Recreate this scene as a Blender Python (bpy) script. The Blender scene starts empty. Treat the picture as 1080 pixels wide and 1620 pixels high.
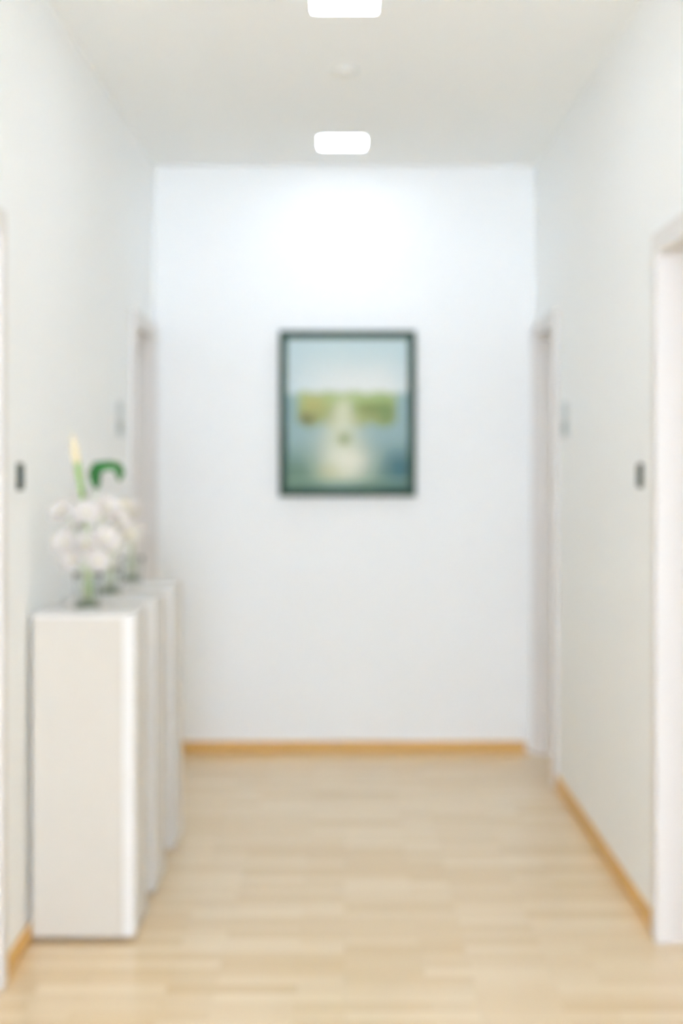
import bpy, bmesh, math, random
from mathutils import Vector, Matrix

S = bpy.context.scene
COL = S.collection
R = random.Random(7)

# ------------------------------------------------------------------ camera
EYE = 1.45
cd = bpy.data.cameras.new('camera')
cam = bpy.data.objects.new('camera', cd); COL.objects.link(cam)
cam.location = (0, 0, EYE)
cam.rotation_euler = (math.radians(90), 0, 0)
cd.sensor_fit = 'VERTICAL'; cd.sensor_height = 36; cd.sensor_width = 24
cd.lens = 2250 / 1620 * 36
cd.shift_x = -5 / 1620; cd.shift_y = -75 / 1620
cd.dof.use_dof = True                      # lens focused on the empty air close by
cd.dof.focus_distance = 1.3
cd.dof.aperture_fstop = 3.5
cd.clip_start = 0.05
S.camera = cam

# ------------------------------------------------------------------ world and view
w = bpy.data.worlds.new('world'); S.world = w; w.use_nodes = True
bg = w.node_tree.nodes['Background']
bg.inputs[0].default_value = (0.855, 0.985, 1.20, 1); bg.inputs[1].default_value = 12
S.view_settings.view_transform = 'Standard'
S.view_settings.look = 'None'
S.view_settings.gamma = 1
S.view_settings.use_curve_mapping = False
S.view_settings.exposure = 0.76
try:
    S.cycles.use_denoising = True
    S.cycles.max_bounces = 18; S.cycles.diffuse_bounces = 16
    S.cycles.glossy_bounces = 6; S.cycles.transmission_bounces = 12
    S.cycles.sample_clamp_indirect = 4
except Exception:
    pass
LAMP = 12.2                                 # radiance of the ceiling lamp diffusers

# ------------------------------------------------------------------ materials
def mat(name, col, rough=0.6, spec=0.3, emit=None, es=0, trans=0, ior=1.45, sss=0):
    m = bpy.data.materials.new(name); m.use_nodes = True
    b = m.node_tree.nodes['Principled BSDF']
    b.inputs['Base Color'].default_value = (*col, 1)
    b.inputs['Roughness'].default_value = rough
    b.inputs['Specular IOR Level'].default_value = spec
    b.inputs['IOR'].default_value = ior
    if trans: b.inputs['Transmission Weight'].default_value = trans
    if emit:
        b.inputs['Emission Color'].default_value = (*emit, 1)
        b.inputs['Emission Strength'].default_value = es
    return m

def mottled(name, c1, c2, scale, rough=0.7, bump=0.0, spec=0.3, stretch=(1, 1, 1)):
    m = mat(name, c1, rough, spec)
    nt = m.node_tree; N = nt.nodes; L = nt.links
    b = N['Principled BSDF']
    tc = N.new('ShaderNodeTexCoord'); mp = N.new('ShaderNodeMapping')
    mp.inputs['Scale'].default_value = stretch
    nz = N.new('ShaderNodeTexNoise'); nz.inputs['Scale'].default_value = scale
    nz.inputs['Detail'].default_value = 5
    rp = N.new('ShaderNodeValToRGB')
    rp.color_ramp.elements[0].position = 0.3; rp.color_ramp.elements[0].color = (*c1, 1)
    rp.color_ramp.elements[1].position = 0.7; rp.color_ramp.elements[1].color = (*c2, 1)
    L.new(tc.outputs['Object'], mp.inputs[0]); L.new(mp.outputs[0], nz.inputs['Vector'])
    L.new(nz.outputs['Fac'], rp.inputs[0]); L.new(rp.outputs[0], b.inputs['Base Color'])
    if bump:
        bp = N.new('ShaderNodeBump'); bp.inputs['Strength'].default_value = bump
        bp.inputs['Distance'].default_value = 0.002
        n2 = N.new('ShaderNodeTexNoise'); n2.inputs['Scale'].default_value = 260
        L.new(tc.outputs['Object'], n2.inputs['Vector'])
        L.new(n2.outputs['Fac'], bp.inputs['Height']); L.new(bp.outputs[0], b.inputs['Normal'])
    return m

WALL = mottled('wall_paint', (0.943, 0.963, 0.977), (0.949, 0.969, 0.983), 3, 0.75, 0.15)
CEIL = mottled('ceiling_paint', (0.937, 0.957, 0.962), (0.942, 0.962, 0.967), 3, 0.9, 0.1)
FRAMEW = mottled('door_lacquer', (0.78, 0.76, 0.75), (0.79, 0.77, 0.76), 4, 0.4)
LEAF = mottled('door_leaf_lacquer', (0.90, 0.89, 0.87), (0.91, 0.90, 0.88), 4, 0.45)
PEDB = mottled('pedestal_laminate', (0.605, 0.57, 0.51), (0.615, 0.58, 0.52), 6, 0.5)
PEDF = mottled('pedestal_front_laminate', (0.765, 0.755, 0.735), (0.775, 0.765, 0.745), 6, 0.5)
STEEL = mat('brushed_metal', (0.55, 0.55, 0.56), 0.35, 0.5)
STEEL.node_tree.nodes['Principled BSDF'].inputs['Metallic'].default_value = 0.9
DARK = mottled('dark_green_plastic', (0.006, 0.022, 0.014), (0.010, 0.030, 0.020), 30, 0.4)
SIGN = mottled('sign_aluminium', (0.62, 0.66, 0.66), (0.66, 0.70, 0.70), 30, 0.4)
SIGND = mottled('sign_insert', (0.36, 0.41, 0.40), (0.40, 0.45, 0.44), 30, 0.4)
GLOW = mat('lamp_diffuser', (0.9, 0.9, 0.9), 0.5, 0.2, (0.86, 0.97, 1.12), LAMP)
PLASTIC = mottled('white_plastic', (0.80, 0.80, 0.77), (0.82, 0.82, 0.79), 20, 0.5)
OAK = mottled('oak_skirting', (0.56, 0.32, 0.09), (0.66, 0.40, 0.13), 9, 0.45, stretch=(1, 1, 14))
PICF = mottled('dark_green_frame_lacquer', (0.024, 0.060, 0.042), (0.036, 0.078, 0.054), 14, 0.5, spec=0.3)
PICS = mottled('frame_slip_lacquer', (0.05, 0.09, 0.07), (0.07, 0.11, 0.09), 14, 0.4)

def floor_mat():
    m = mat('strip_parquet', (0.7, 0.5, 0.3), 0.30, 0.5)
    m.node_tree.nodes['Principled BSDF'].inputs['Coat Weight'].default_value = 1.0
    m.node_tree.nodes['Principled BSDF'].inputs['Coat Roughness'].default_value = 0.22
    nt = m.node_tree; N = nt.nodes; L = nt.links; b = N['Principled BSDF']
    tc = N.new('ShaderNodeTexCoord')
    def brick(w_, h_, off, c1, c2):
        br = N.new('ShaderNodeTexBrick')
        br.inputs['Scale'].default_value = 1.0
        br.inputs['Brick Width'].default_value = w_
        br.inputs['Row Height'].default_value = h_
        br.inputs['Mortar Size'].default_value = 0.0006
        br.inputs['Mortar Smooth'].default_value = 0.3
        br.inputs['Bias'].default_value = 0.0
        br.offset = off; br.offset_frequency = 2
        br.inputs['Color1'].default_value = (*c1, 1)
        br.inputs['Color2'].default_value = (*c2, 1)
        br.inputs['Mortar'].default_value = (0.42, 0.28, 0.14, 1)
        L.new(tc.outputs['Object'], br.inputs['Vector'])
        return br
    a = brick(0.36, 0.065, 0.37, (0.80, 0.655, 0.445), (0.635, 0.43, 0.21))
    c = brick(0.36, 0.065, 0.37, (0.76, 0.56, 0.34), (0.695, 0.565, 0.34))
    # fine grain running along the strips
    mp = N.new('ShaderNodeMapping'); mp.inputs['Scale'].default_value = (3, 60, 1)
    nz = N.new('ShaderNodeTexNoise'); nz.inputs['Scale'].default_value = 4; nz.inputs['Detail'].default_value = 6
    L.new(tc.outputs['Object'], mp.inputs[0]); L.new(mp.outputs[0], nz.inputs['Vector'])
    mx = N.new('ShaderNodeMixRGB'); mx.inputs[0].default_value = 0.25
    L.new(a.outputs['Color'], mx.inputs[1]); L.new(c.outputs['Color'], mx.inputs[2])
    hs = N.new('ShaderNodeHueSaturation'); L.new(mx.outputs[0], hs.inputs['Color'])
    mr = N.new('ShaderNodeMapRange'); mr.inputs['To Min'].default_value = 0.9; mr.inputs['To Max'].default_value = 1.1
    L.new(nz.outputs['Fac'], mr.inputs['Value']); L.new(mr.outputs[0], hs.inputs['Value'])
    L.new(hs.outputs[0], b.inputs['Base Color'])
    return m
FLOOR = floor_mat()

# ------------------------------------------------------------------ helpers
def box(bm, x0, x1, y0, y1, z0, z1, bev=0):
    r = bmesh.ops.create_cube(bm, size=1, matrix=Matrix.Translation(((x0+x1)/2, (y0+y1)/2, (z0+z1)/2)) @
                              Matrix.Diagonal((x1-x0, y1-y0, z1-z0, 1)))
    if bev:
        es = list({e for v in r['verts'] for e in v.link_edges})
        bmesh.ops.bevel(bm, geom=es, offset=bev, segments=3, profile=0.7, affect='EDGES')
    return bm

def obj(name, bm, m, parent=None, smooth=False):
    me = bpy.data.meshes.new(name); bm.to_mesh(me); bm.free()
    if smooth:
        for p in me.polygons: p.use_smooth = True
    o = bpy.data.objects.new(name, me); COL.objects.link(o)
    if m: me.materials.append(m)
    if parent: o.parent = parent
    return o

def struct(name, bm, m, parent=None):
    o = obj(name, bm, m, parent)
    if not parent: o['kind'] = 'structure'
    return o

def thing(name, label, cat, loc, group=None):
    o = bpy.data.objects.new(name, None); COL.objects.link(o)
    o.location = loc; o.empty_display_size = 0.1
    o['label'] = label; o['category'] = cat
    if group: o['group'] = group
    return o

def lathe(bm, prof, seg=40, cx=0, cy=0):
    rings = []
    for r, z in prof:
        if r < 1e-6: rings.append([bm.verts.new((cx, cy, z))])
        else: rings.append([bm.verts.new((cx+r*math.cos(2*math.pi*i/seg), cy+r*math.sin(2*math.pi*i/seg), z)) for i in range(seg)])
    for a, b in zip(rings, rings[1:]):
        for i in range(seg):
            j = (i+1) % seg
            if len(a) == 1 and len(b) == 1: continue
            if len(a) == 1: bm.faces.new((a[0], b[j], b[i]))
            elif len(b) == 1: bm.faces.new((a[i], a[j], b[0]))
            else: bm.faces.new((a[i], a[j], b[j], b[i]))
    bmesh.ops.recalc_face_normals(bm, faces=bm.faces)
    return bm

def tube(bm, pts, rads, seg=8):
    pts = [Vector(p) for p in pts]; rings = []
    for i, p in enumerate(pts):
        t = (pts[min(i+1, len(pts)-1)] - pts[max(i-1, 0)]).normalized()
        u = t.cross(Vector((0, 1, 0.13))).normalized(); v = t.cross(u)
        r = rads[i] if isinstance(rads, (list, tuple)) else rads
        rings.append([bm.verts.new(p + u*r*math.cos(2*math.pi*k/seg) + v*r*math.sin(2*math.pi*k/seg)) for k in range(seg)])
    for a, b in zip(rings, rings[1:]):
        for k in range(seg): bm.faces.new((a[k], a[(k+1) % seg], b[(k+1) % seg], b[k]))
    bm.faces.new(rings[0]); bm.faces.new(rings[-1])
    bmesh.ops.recalc_face_normals(bm, faces=bm.faces)
    return bm

def bez(p0, p1, p2, n=12):
    p0, p1, p2 = map(Vector, (p0, p1, p2))
    return [p0*(1-t)**2 + p1*2*t*(1-t) + p2*t*t for t in [i/n for i in range(n+1)]]

# ------------------------------------------------------------------ setting
W, H, D0, Y0, T = 0.965, 2.963, 7.20, -3.6, 0.22
DH = 2.10                                     # clear height of the door openings
bm = bmesh.new(); box(bm, -W-T, W+T, Y0-0.2, D0+0.15, -0.08, 0.0); struct('floor', bm, FLOOR)
bm = bmesh.new(); box(bm, -W-T, W+T, Y0-0.2, D0+0.15, H, H+0.1); struct('ceiling', bm, CEIL)
bm = bmesh.new(); box(bm, -W-T, W+T, D0, D0+0.15, 0, H); struct('wall_back', bm, WALL)

openings = {1: [(3.45, 4.32), (6.47, 7.13)], -1: [(3.05, 3.925), (6.45, 7.13)]}
for s, nm in ((-1, 'left'), (1, 'right')):
    bm = bmesh.new(); xs = sorted((s*W, s*(W+T))); y = Y0
    for a, b in openings[s]:
        box(bm, *xs, y, a, 0, H); box(bm, *xs, a, b, DH, H); y = b
    box(bm, *xs, y, D0, 0, H)
    struct('wall_'+nm, bm, WALL)

# far end behind the viewer; unseen window opening added to let fill light in
bm = bmesh.new()
box(bm, -W, W, Y0-0.2, Y0, 0, 0.25); box(bm, -W, W, Y0-0.2, Y0, 2.7, H)
box(bm, -W, -0.88, Y0-0.2, Y0, 0.25, 2.7); box(bm, 0.88, W, Y0-0.2, Y0, 0.25, 2.7)
struct('wall_front', bm, WALL)
bm = bmesh.new()
for a, b in ((-0.88, -0.82), (0.82, 0.88), (-0.03, 0.03)): box(bm, a, b, Y0-0.13, Y0-0.06, 0.25, 2.7)
for a, b in ((-0.82, -0.03), (0.03, 0.82)):
    box(bm, a, b, Y0-0.13, Y0-0.06, 0.25, 0.31); box(bm, a, b, Y0-0.13, Y0-0.06, 2.64, 2.7)
struct('fill_window_1', bm, FRAMEW)

# doors: frame wrapping the reveal, leaf set at the room side, lever handle
n = 0
for s in (-1, 1):
    for a, b in openings[s]:
        n += 1
        cas, out = 0.055, 0.022
        bm = bmesh.new()
        def bx(xa, xb, *r): x = sorted((s*xa, s*xb)); box(bm, x[0], x[1], *r)
        lip = min(b+cas, D0-0.003)
        bx(W-out, W-0.001, a-cas, a+0.012, 0.001, DH+cas)          # casing, near side
        bx(W-out, W-0.001, b-0.012, lip, 0.001, DH+cas)            # casing, far side
        bx(W-out, W-0.001, a+0.012, b-0.012, DH-0.012, DH+cas)     # casing, head
        bx(W-0.001, W+T-0.01, a+0.001, a+0.012, 0.001, DH-0.012)   # reveal linings
        bx(W-0.001, W+T-0.01, b-0.012, b-0.001, 0.001, DH-0.012)
        bx(W-0.001, W+T-0.01, a+0.001, b-0.001, DH-0.012, DH-0.001)
        fr = struct('door_%d' % n, bm, FRAMEW)
        bm = bmesh.new()
        bx(W+T-0.055, W+T-0.015, a+0.013, b-0.013, 0.006, DH-0.014)
        struct('door_leaf', bm, LEAF, fr)
        bm = bmesh.new()
        hy = a+0.08 if b < 5 else b-0.08
        d = 1 if b < 5 else -1
        xh = s*(W+T-0.055)
        tube(bm, [(xh, hy, 1.05), (xh-s*0.045, hy, 1.05)], 0.009)
        tube(bm, [(xh-s*0.045, hy-d*0.009, 1.05), (xh-s*0.045, hy+d*0.12, 1.05)], 0.009)
        struct('door_handle', bm, STEEL, fr)

# oak skirting boards, 5 cm high
def skirt(name, segs):
    bm = bmesh.new()
    for r in segs: box(bm, *r, 0.001, 0.05, 0.003)
    struct(name, bm, OAK)
sk = 0.013
skirt('baseboard_back', [(-0.915, 0.915, D0-sk, D0-0.0005)])
skirt('baseboard_right', [(W-sk, W-0.0005, 4.38, 6.41), (W-sk, W-0.0005, Y0+0.01, 3.39)])
skirt('baseboard_left', [(-W+0.0005, -W+sk, 3.985, 6.39), (-W+0.0005, -W+sk, Y0+0.01, 2.99)])

# ------------------------------------------------------------------ ceiling lamps
LG = 'square recessed ceiling lamps along the corridor'
def lamp(y, x, label):
    t = thing('ceiling_lamp', label, 'ceiling lamp', (x, y, H), LG)
    a, b, fw = 0.104, 0.115, 0.010
    bm = bmesh.new()
    box(bm, -a-fw, a+fw, -b-fw, -b, -0.008, -0.0005); box(bm, -a-fw, a+fw, b, b+fw, -0.008, -0.0005)
    box(bm, -a-fw, -a, -b, b, -0.008, -0.0005); box(bm, a, a+fw, -b, b, -0.008, -0.0005)
    obj('lamp_frame', bm, PLASTIC, t)
    bm = bmesh.new(); box(bm, -a+0.0005, a-0.0005, -b+0.0005, b-0.0005, -0.006, -0.0008)
    obj('diffuser', bm, GLOW, t)
lamp(6.66, -0.012, 'glowing square ceiling lamp in front of the back wall, above the painting')
lamp(4.62, 0.0, 'glowing square ceiling lamp cut by the top edge of the photo')
for yy in (2.55, 0.50, -1.55): lamp(yy, 0.0, 'glowing square ceiling lamp overhead, nearer than the top edge of the photo shows')

t = thing('smoke_detector', 'small round white smoke detector on the ceiling between two lamps', 'smoke detector', (0.0, 5.44, H))
bm = bmesh.new(); lathe(bm, [(0, -0.0005), (0.052, -0.0005), (0.054, -0.006), (0.050, -0.014), (0, -0.014)]); obj('mounting_plate', bm, PLASTIC, t, True)
bm = bmesh.new(); lathe(bm, [(0, -0.0145), (0.042, -0.0145), (0.042, -0.019), (0.036, -0.023), (0.014, -0.025), (0, -0.025)]); obj('sensor_head', bm, PLASTIC, t, True)

# ------------------------------------------------------------------ framed painting
PW, PH, FB = 0.688, 0.835, 0.026
t = thing('framed_painting', 'landscape painting in a thin dark green frame on the back wall', 'painting', (0.014, D0-0.002, 1.448+0.259))
def frame_bm(w_, h_, b_, y0, y1, bev):
    """four mitred rails"""
    bm = bmesh.new()
    o = [(-w_/2, -h_/2), (w_/2, -h_/2), (w_/2, h_/2), (-w_/2, h_/2)]
    i = [(-w_/2+b_, -h_/2+b_), (w_/2-b_, -h_/2+b_), (w_/2-b_, h_/2-b_), (-w_/2+b_, h_/2-b_)]
    m_ = [((p[0]*0.6+q[0]*0.4), (p[1]*0.6+q[1]*0.4)) for p, q in zip(o, i)]
    rings = []
    for ring, y in ((o, y1), (o, y0+bev), (m_, y0), (i, y0+bev*1.6), (i, y1)):
        rings.append([bm.verts.new((x, y, z)) for x, z in ring])
    for a, b in zip(rings, rings[1:]+rings[:1]):
        for k in range(4):
            j = (k+1) % 4; bm.faces.new((a[k], a[j], b[j], b[k]))
    bmesh.ops.recalc_face_normals(bm, faces=bm.faces)
    return bm
obj('picture_frame', frame_bm(PW, PH, FB, -0.035, 0.0, 0.006), PICF, t)
obj('frame_slip', frame_bm(PW-2*FB, PH-2*FB, 0.014, -0.020, -0.004, 0.002), PICS, t)

# canvas: pigment laid in soft patches, u to the right and v downwards, 0..1 over the frame
def mixc(a, b, k): return tuple(a[i]*(1-k)+b[i]*k for i in range(3))
def sm(e0, e1, x):
    k = max(0, min(1, (x-e0)/(e1-e0))); return k*k*(3-2*k)
def s2l(c): return tuple((v/255/12.92 if v <= 10 else ((v/255+0.055)/1.055)**2.4) for v in c)
def blob(u, v, cu, cv, ru, rv, soft=1.0):
    q = ((u-cu)/ru)**2+((v-cv)/rv)**2
    return math.exp(-q*soft)
def paint(u, v):
    n_ = math.sin(u*31+v*9)*0.006+math.sin(u*67-v*23)*0.004
    sky = mixc((196, 214, 215), (230, 233, 230), sm(0.02, 0.33, v))
    sky = mixc(sky, (186, 208, 214), 0.6*blob(u, v, 0.0, 0.25, 0.25, 0.25)+0.4*blob(u, v, 1.0, 0.2, 0.15, 0.3))
    water = mixc((150, 176, 178), (92, 122, 108), sm(0.6, 1.0, v))
    water = mixc(water, (58, 100, 112), 0.9*blob(u, v, 0.92, 0.86, 0.12, 0.10))
    water = mixc(water, (98, 128, 106), 0.6*blob(u, v, 0.12, 0.92, 0.25, 0.12))
    c = mixc(sky, water, sm(0.345, 0.39, v+n_))
    # far bank
    k = sm(0.345, 0.375, v+n_)*(1-sm(0.55, 0.60, v+n_*2))*sm(0.06, 0.13, u)*(1-sm(0.86, 0.93, u))
    bank = mixc((168, 184, 128), (150, 158, 104), sm(0.40, 0.5, v))
    bank = mixc(bank, (178, 168, 104), 0.8*blob(u, v, 0.22, 0.44, 0.09, 0.06))
    bank = mixc(bank, (92, 92, 56), 0.9*blob(u, v, 0.17, 0.54, 0.06, 0.035))
    bank = mixc(bank, (112, 128, 66), 0.8*blob(u, v, 0.70, 0.46, 0.17, 0.035))
    bank = mixc(bank, (104, 134, 78), 0.6*blob(u, v, 0.82, 0.50, 0.06, 0.09))
    c = mixc(c, bank, k)
    # pale path of light from the gap in the bank down to the foreground
    wd = 0.07+0.17*sm(0.38, 0.75, v)
    path = math.exp(-((u-0.47-0.02*math.sin(v*7))/wd)**2*1.2)*sm(0.36, 0.46, v)*(1-sm(0.90, 0.99, v))
    c = mixc(c, (214, 216, 192), 0.92*path)
    c = mixc(c, (232, 230, 214), 0.9*blob(u, v, 0.50, 0.81, 0.18, 0.09))
    c = mixc(c, (196, 196, 150), 0.5*blob(u, v, 0.35, 0.88, 0.10, 0.06))
    c = mixc(c, (128, 140, 84), 0.9*blob(u, v, 0.475, 0.665, 0.045, 0.035))
    c = mixc(c, (150, 180, 176), 0.5*blob(u, v, 0.40, 0.98, 0.20, 0.02))
    c = mixc(c, (180, 196, 170), 0.5*math.exp(-((v-0.935)/0.008)**2))
    return s2l(c)
cw, ch = PW-2*FB-0.016, PH-2*FB-0.016
NX, NZ = 90, 110
me = bpy.data.meshes.new('canvas')
vs = [(-cw/2+cw*i/NX, 0, ch/2-ch*j/NZ) for j in range(NZ+1) for i in range(NX+1)]
nv = len(vs)
vs += [(x, 0.010, z) for x, _, z in vs]
q = lambda i, j, o=0: o+j*(NX+1)+i
fs = [(q(i, j), q(i, j+1), q(i+1, j+1), q(i+1, j)) for j in range(NZ) for i in range(NX)]
fs += [tuple(k+nv for k in reversed(f)) for f in fs]
for i in range(NX):
    fs += [(q(i, 0), q(i+1, 0), q(i+1, 0, nv), q(i, 0, nv)), (q(i+1, NZ), q(i, NZ), q(i, NZ, nv), q(i+1, NZ, nv))]
for j in range(NZ):
    fs += [(q(0, j+1), q(0, j), q(0, j, nv), q(0, j+1, nv)), (q(NX, j), q(NX, j+1), q(NX, j+1, nv), q(NX, j, nv))]
me.from_pydata(vs, [], fs)
ca = me.color_attributes.new('pigment', 'FLOAT_COLOR', 'POINT')
for k in range(len(vs)):
    kk = k % nv; i, j = kk % (NX+1), kk // (NX+1)
    ca.data[k].color = (*paint(i/NX, j/NZ), 1)
CANV = mat('painted_canvas', (0.5, 0.5, 0.5), 0.5, 0.3)
nt = CANV.node_tree; at = nt.nodes.new('ShaderNodeAttribute'); at.attribute_name = 'pigment'
hs = nt.nodes.new('ShaderNodeHueSaturation'); nz = nt.nodes.new('ShaderNodeTexNoise'); nz.inputs['Scale'].default_value = 40
mr = nt.nodes.new('ShaderNodeMapRange'); mr.inputs['To Min'].default_value = 0.92; mr.inputs['To Max'].default_value = 1.08
nt.links.new(nz.outputs['Fac'], mr.inputs['Value']); nt.links.new(mr.outputs[0], hs.inputs['Value'])
nt.links.new(at.outputs['Color'], hs.inputs['Color']); nt.links.new(hs.outputs[0], nt.nodes['Principled BSDF'].inputs['Base Color'])
me.materials.append(CANV)
cv = bpy.data.objects.new('canvas', me); COL.objects.link(cv); cv.parent = t; cv.location = (0, -0.015, 0)

# ------------------------------------------------------------------ switches and door signs
def wall_plate(name, label, cat, s, y, z, h_, w_, m1, parts, group):
    t = thing(name, label, cat, (s*(W-0.0008), y, z), group)
    def plate(nm, hw, z0, z1, x0, x1, mm):
        bm = bmesh.new(); xs = sorted((-s*x0, -s*x1)); box(bm, xs[0], xs[1], -hw, hw, z0, z1, 0.0015); obj(nm, bm, mm, t)
    plate('plate', w_/2, -h_/2, h_/2, 0, 0.007, m1)
    for nm, hw, z0, z1, mm in parts: plate(nm, hw, z0, z1, 0.0075, 0.010, mm)
SG = 'dark switches on the corridor walls'
for s, y, lb in ((-1, 4.215, 'dark green square switch on the left wall beside the nearest pedestal'),
                 (1, 4.63, 'dark green square switch on the right wall beside the near door')):
    wall_plate('light_switch', lb, 'switch', s, y, 1.414, 0.080, 0.064, DARK, [('rocker', 0.024, -0.030, 0.030, DARK)], SG)
DG = 'pale signs beside the far doors'
for s, y, lb in ((-1, 6.07, 'pale grey door sign on the left wall above the white flowers'),
                 (1, 6.20, 'pale grey door sign on the right wall beside the far door')):
    wall_plate('door_sign', lb, 'sign', s, y, 1.645, 0.155, 0.155, SIGN, [('name_insert', 0.062, -0.060, -0.012, SIGND)], DG)

# ------------------------------------------------------------------ pedestals along the left wall
PG = 'slim white pedestals along the left wall'
PX0, PX1, PZ = -0.950, -0.637, 0.996
peds = [(4.32, 4.59, 'white pedestal nearest to the viewer, showing its whole beige side'),
        (4.777, 5.056, 'white pedestal in the middle of the row of three'),
        (5.307, 5.583, 'white pedestal farthest from the viewer, last in the row of three')]
for y0, y1, lb in peds:
    t = thing('display_pedestal', lb, 'pedestal', ((PX0+PX1)/2, (y0+y1)/2, 0), PG)
    hx, hy = (PX1-PX0)/2, (y1-y0)/2
    bm = bmesh.new(); box(bm, -hx+0.012, hx-0.05, -hy+0.05, hy-0.05, 0.0005, 0.014); obj('plinth', bm, PEDB, t)
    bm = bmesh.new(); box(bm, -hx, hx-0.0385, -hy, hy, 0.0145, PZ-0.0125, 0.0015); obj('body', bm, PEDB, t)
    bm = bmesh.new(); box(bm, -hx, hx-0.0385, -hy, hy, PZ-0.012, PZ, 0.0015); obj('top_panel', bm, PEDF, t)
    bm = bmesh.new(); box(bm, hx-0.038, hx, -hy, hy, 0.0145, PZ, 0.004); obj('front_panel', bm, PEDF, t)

# ------------------------------------------------------------------ flowers
GLASS = mat('clear_glass', (0.97, 0.99, 0.98), 0.02, 0.5, trans=1.0, ior=1.12)
STONE = mottled('grey_green_pebbles', (0.20, 0.23, 0.15), (0.34, 0.36, 0.27), 60, 0.6)
PETAL = mottled('blush_petals', (0.745, 0.705, 0.675), (0.785, 0.74, 0.71), 30, 0.6)
CREAM = mottled('cream_petals', (0.79, 0.745, 0.65), (0.81, 0.765, 0.69), 30, 0.6)
HEART = mottled('yellow_green_heart', (0.55, 0.52, 0.28), (0.62, 0.60, 0.36), 40, 0.6)
STEM = mottled('pale_green_stem', (0.60, 0.65, 0.46), (0.68, 0.72, 0.54), 20, 0.5)
LEAFG = mottled('deep_green_leaf', (0.008, 0.07, 0.012), (0.02, 0.15, 0.025), 14, 0.4)
BUDY = mottled('pale_yellow_bud', (0.86, 0.72, 0.44), (0.88, 0.78, 0.54), 20, 0.5)

def vase(x, y, h_, r0, r1, label):
    t = thing('glass_vase', label, 'vase', (x, y, PZ+0.001), 'glass vases on the pedestals')
    k = 0.0025
    bm = bmesh.new()
    lathe(bm, [(0, 0), (r0, 0), (r0*1.02, h_*0.3), (r1*0.9, h_*0.75), (r1, h_), (r1-k, h_), (r1*0.9-k, h_*0.75), (r0*1.02-k, h_*0.3), (r0-k, 0.008), (0, 0.008)], 40)
    obj('glass_body', bm, GLASS, t, True)
    bm = bmesh.new()
    lathe(bm, [(0, 0.0085), (r0*0.86, 0.0085), (r0*0.88, 0.022), (r0*0.5, 0.030), (0, 0.032)], 24)
    for v in bm.verts: v.co += Vector((R.uniform(-1, 1), R.uniform(-1, 1), 0))*0.0015
    g = obj('pebble_bed', bm, STONE, t)
    return t

def petal_blossom(bm, c, nrm, size, npet, cup):
    """petals as thin closed leaves around an axis"""
    nrm = Vector(nrm).normalized()
    a = nrm.orthogonal().normalized(); b = nrm.cross(a)
    th = size*0.02
    for k in range(npet):
        ang = 2*math.pi*k/npet+R.uniform(-.12, .12)
        dr = a*math.cos(ang)+b*math.sin(ang); sd = nrm.cross(dr)
        L_, Wd = size*R.uniform(.9, 1.08), size*0.36
        top, bot = [], []
        M, N_ = 7, 4
        for i in range(M+1):
            f = i/M; wdt = Wd*math.sin(math.pi*min(0.97, 0.06+f*0.94))**0.7
            rowt, rowb = [], []
            for j in range(-N_//2, N_//2+1):
                g = j/(N_/2)
                p = Vector(c)+dr*(L_*f)+nrm*(cup*L_*f*f+0.25*wdt*g*g-0.3*L_*max(0, f-.7))+sd*(wdt*g)
                rowt.append(bm.verts.new(p+nrm*th)); rowb.append(bm.verts.new(p-nrm*th))
            top.append(rowt); bot.append(rowb)
        for i in range(M):
            for j in range(N_):
                bm.faces.new((top[i][j], top[i][j+1], top[i+1][j+1], top[i+1][j]))
                bm.faces.new((bot[i][j], bot[i+1][j], bot[i+1][j+1], bot[i][j+1]))
            bm.faces.new((top[i][0], top[i+1][0], bot[i+1][0], bot[i][0]))
            bm.faces.new((top[i][-1], bot[i][-1], bot[i+1][-1], top[i+1][-1]))
        for j in range(N_):
            bm.faces.new((top[0][j], bot[0][j], bot[0][j+1], top[0][j+1]))
            bm.faces.new((top[-1][j], top[-1][j+1], bot[-1][j+1], bot[-1][j]))

def flower(vx, vy, head, size, pm, label, group, base_r=0.012):
    """one cut flower: stem from the vase floor, open blossom, heart"""
    t = thing('cut_flower', label, 'flower', (vx, vy, PZ+0.034), group)
    h = Vector(head)-Vector((vx, vy, PZ+0.034))
    ang = math.atan2(h.y, h.x)
    b0 = Vector((-base_r*math.cos(ang), -base_r*math.sin(ang), 0))
    pts = bez(b0, (h.x*0.12, h.y*0.12, h.z*0.75), h)
    bm = bmesh.new(); tube(bm, pts, 0.0028); obj('stem', bm, STEM, t, True)
    d = Vector((h.x, h.y-0.10, 0.09)).normalized()
    bm = bmesh.new(); petal_blossom(bm, h+d*0.004, d, size, 6, 0.35); petal_blossom(bm, h+d*0.008, d, size*0.72, 5, 0.7)
    obj('petals', bm, pm, t, True)
    bm = bmesh.new(); bmesh.ops.create_icosphere(bm, subdivisions=2, radius=size*0.17, matrix=Matrix.Translation(h+d*(size*0.2)))
    obj('flower_heart', bm, HEART, t, True)
    return t

VX, VY = -0.805, 4.455
vase(VX, VY, 0.115, 0.038, 0.046, 'clear glass vase on the nearest pedestal, with green stems in it')
L1 = 'blush white flower in the vase on the nearest pedestal'
for hx, hy, hz, sz in ((-0.878, 4.43, 1.300, .046), (-0.850, 4.50, 1.240, .048), (-0.80, 4.42, 1.295, .048), (-0.745, 4.46, 1.310, .046),
                       (-0.71, 4.48, 1.265, .044), (-0.865, 4.41, 1.205, .046), (-0.805, 4.44, 1.195, .050), (-0.745, 4.43, 1.215, .048), (-0.82, 4.49, 1.345, .036),
                       (-0.845, 4.42, 1.150, .044), (-0.765, 4.415, 1.145, .044)):
    flower(VX, VY, (hx, hy, hz), sz, PETAL, L1, 'blush flowers in the nearest vase')

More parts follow.
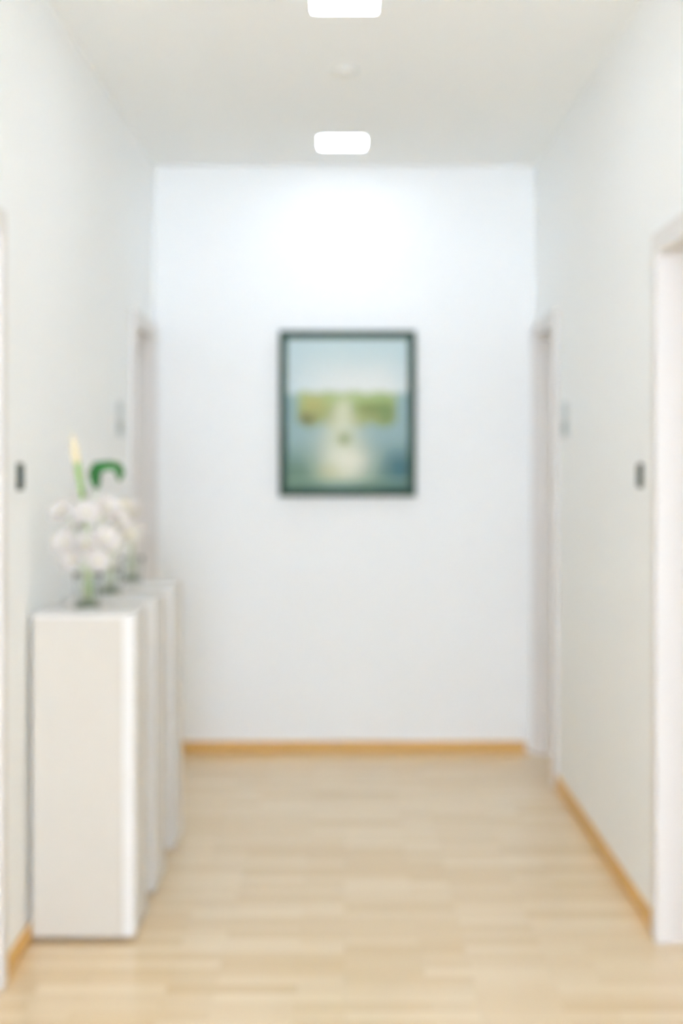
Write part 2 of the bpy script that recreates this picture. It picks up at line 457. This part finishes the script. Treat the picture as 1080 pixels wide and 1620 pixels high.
# tall stalk with a pale yellow bud
t = thing('budding_stalk', 'tall green stalk with a pale yellow bud, leaning left above the flowers', 'flower', (VX, VY, PZ+0.034))
pts = bez((0.012, 0, 0), (0.0, 0, 0.25), (-0.033, 0, 0.425), 12)
bm = bmesh.new(); tube(bm, pts, [0.004+0.006*(i/12)**2 for i in range(13)]); obj('stem', bm, mottled('fresh_green_stalk', (0.16, 0.32, 0.05), (0.24, 0.40, 0.09), 20, 0.5), t, True)
bm = bmesh.new(); tube(bm, bez((-0.033, 0, 0.425), (-0.040, 0, 0.46), (-0.047, 0, 0.515), 8), [0.0102, 0.0112, 0.0118, 0.0118, 0.0112, 0.010, 0.0085, 0.006, 0.002]); obj('bud', bm, BUDY, t, True)

# arching dark leaf
def ribbon(bm, pts, wid, nrm, th=0.0012):
    pts = [Vector(p) for p in pts]; n_ = len(pts); nrm = Vector(nrm)
    T_, B_ = [], []
    for i, p in enumerate(pts):
        t_ = (pts[min(i+1, n_-1)]-pts[max(0, i-1)]).normalized(); sd = t_.cross(nrm).normalized(); up = sd.cross(t_)
        w_ = wid[i]
        T_.append([bm.verts.new(p+sd*w_*g+up*(th-0.2*w_*(1-g*g))) for g in (-1, 0, 1)])
        B_.append([bm.verts.new(p+sd*w_*g+up*(-th-0.2*w_*(1-g*g))) for g in (-1, 0, 1)])
    for i in range(n_-1):
        for j in (0, 1):
            bm.faces.new((T_[i][j], T_[i][j+1], T_[i+1][j+1], T_[i+1][j]))
            bm.faces.new((B_[i][j], B_[i+1][j], B_[i+1][j+1], B_[i][j+1]))
        bm.faces.new((T_[i][0], T_[i+1][0], B_[i+1][0], B_[i][0])); bm.faces.new((T_[i][2], B_[i][2], B_[i+1][2], T_[i+1][2]))
    for i in (0, n_-1):
        for j in (0, 1): bm.faces.new((T_[i][j], B_[i][j], B_[i][j+1], T_[i][j+1]))
    bmesh.ops.recalc_face_normals(bm, faces=bm.faces)
t = thing('leafy_stem', 'dark green leaf arching over the right side of the nearest bouquet', 'leaf', (VX, VY, PZ+0.034))
bm = bmesh.new(); tube(bm, bez((-0.01, -0.012, 0), (0.0, -0.02, 0.25), (0.033, -0.02, 0.345), 10), 0.0028); obj('stem', bm, STEM, t, True)
bm = bmesh.new()
P = [(0.033, -0.02, 0.345), (0.028, -0.02, 0.370), (0.026, -0.02, 0.395), (0.034, -0.02, 0.410), (0.056, -0.02, 0.416), (0.080, -0.02, 0.418), (0.098, -0.02, 0.412), (0.105, -0.02, 0.392), (0.102, -0.02, 0.368)]
ribbon(bm, P, [0.008, 0.019, 0.022, 0.020, 0.016, 0.016, 0.018, 0.015, 0.003], (0.5, -0.75, 0.45)); obj('leaf_blade', bm, LEAFG, t, True)

vase(-0.81, 4.915, 0.10, 0.036, 0.046, 'clear glass vase on the middle pedestal')
L2 = 'cream flower in the vase on the middle pedestal'
for hx, hy, hz, sz in ((-0.835, 4.90, 1.285, .046), (-0.775, 4.93, 1.265, .048), (-0.745, 4.91, 1.205, .046), (-0.80, 4.87, 1.190, .048), (-0.765, 4.90, 1.30, .040)):
    flower(-0.81, 4.915, (hx, hy, hz), sz, CREAM, L2, 'cream flowers in the middle vase')
vase(-0.815, 5.445, 0.10, 0.036, 0.046, 'clear glass vase on the farthest pedestal')
L3 = 'white flower in the vase on the farthest pedestal'
for hx, hy, hz, sz in ((-0.845, 5.44, 1.275, .044), (-0.80, 5.45, 1.265, .044), (-0.795, 5.42, 1.205, .046), (-0.845, 5.42, 1.215, .044)):
    flower(-0.815, 5.445, (hx, hy, hz), sz, PETAL, L3, 'white flowers in the farthest vase')
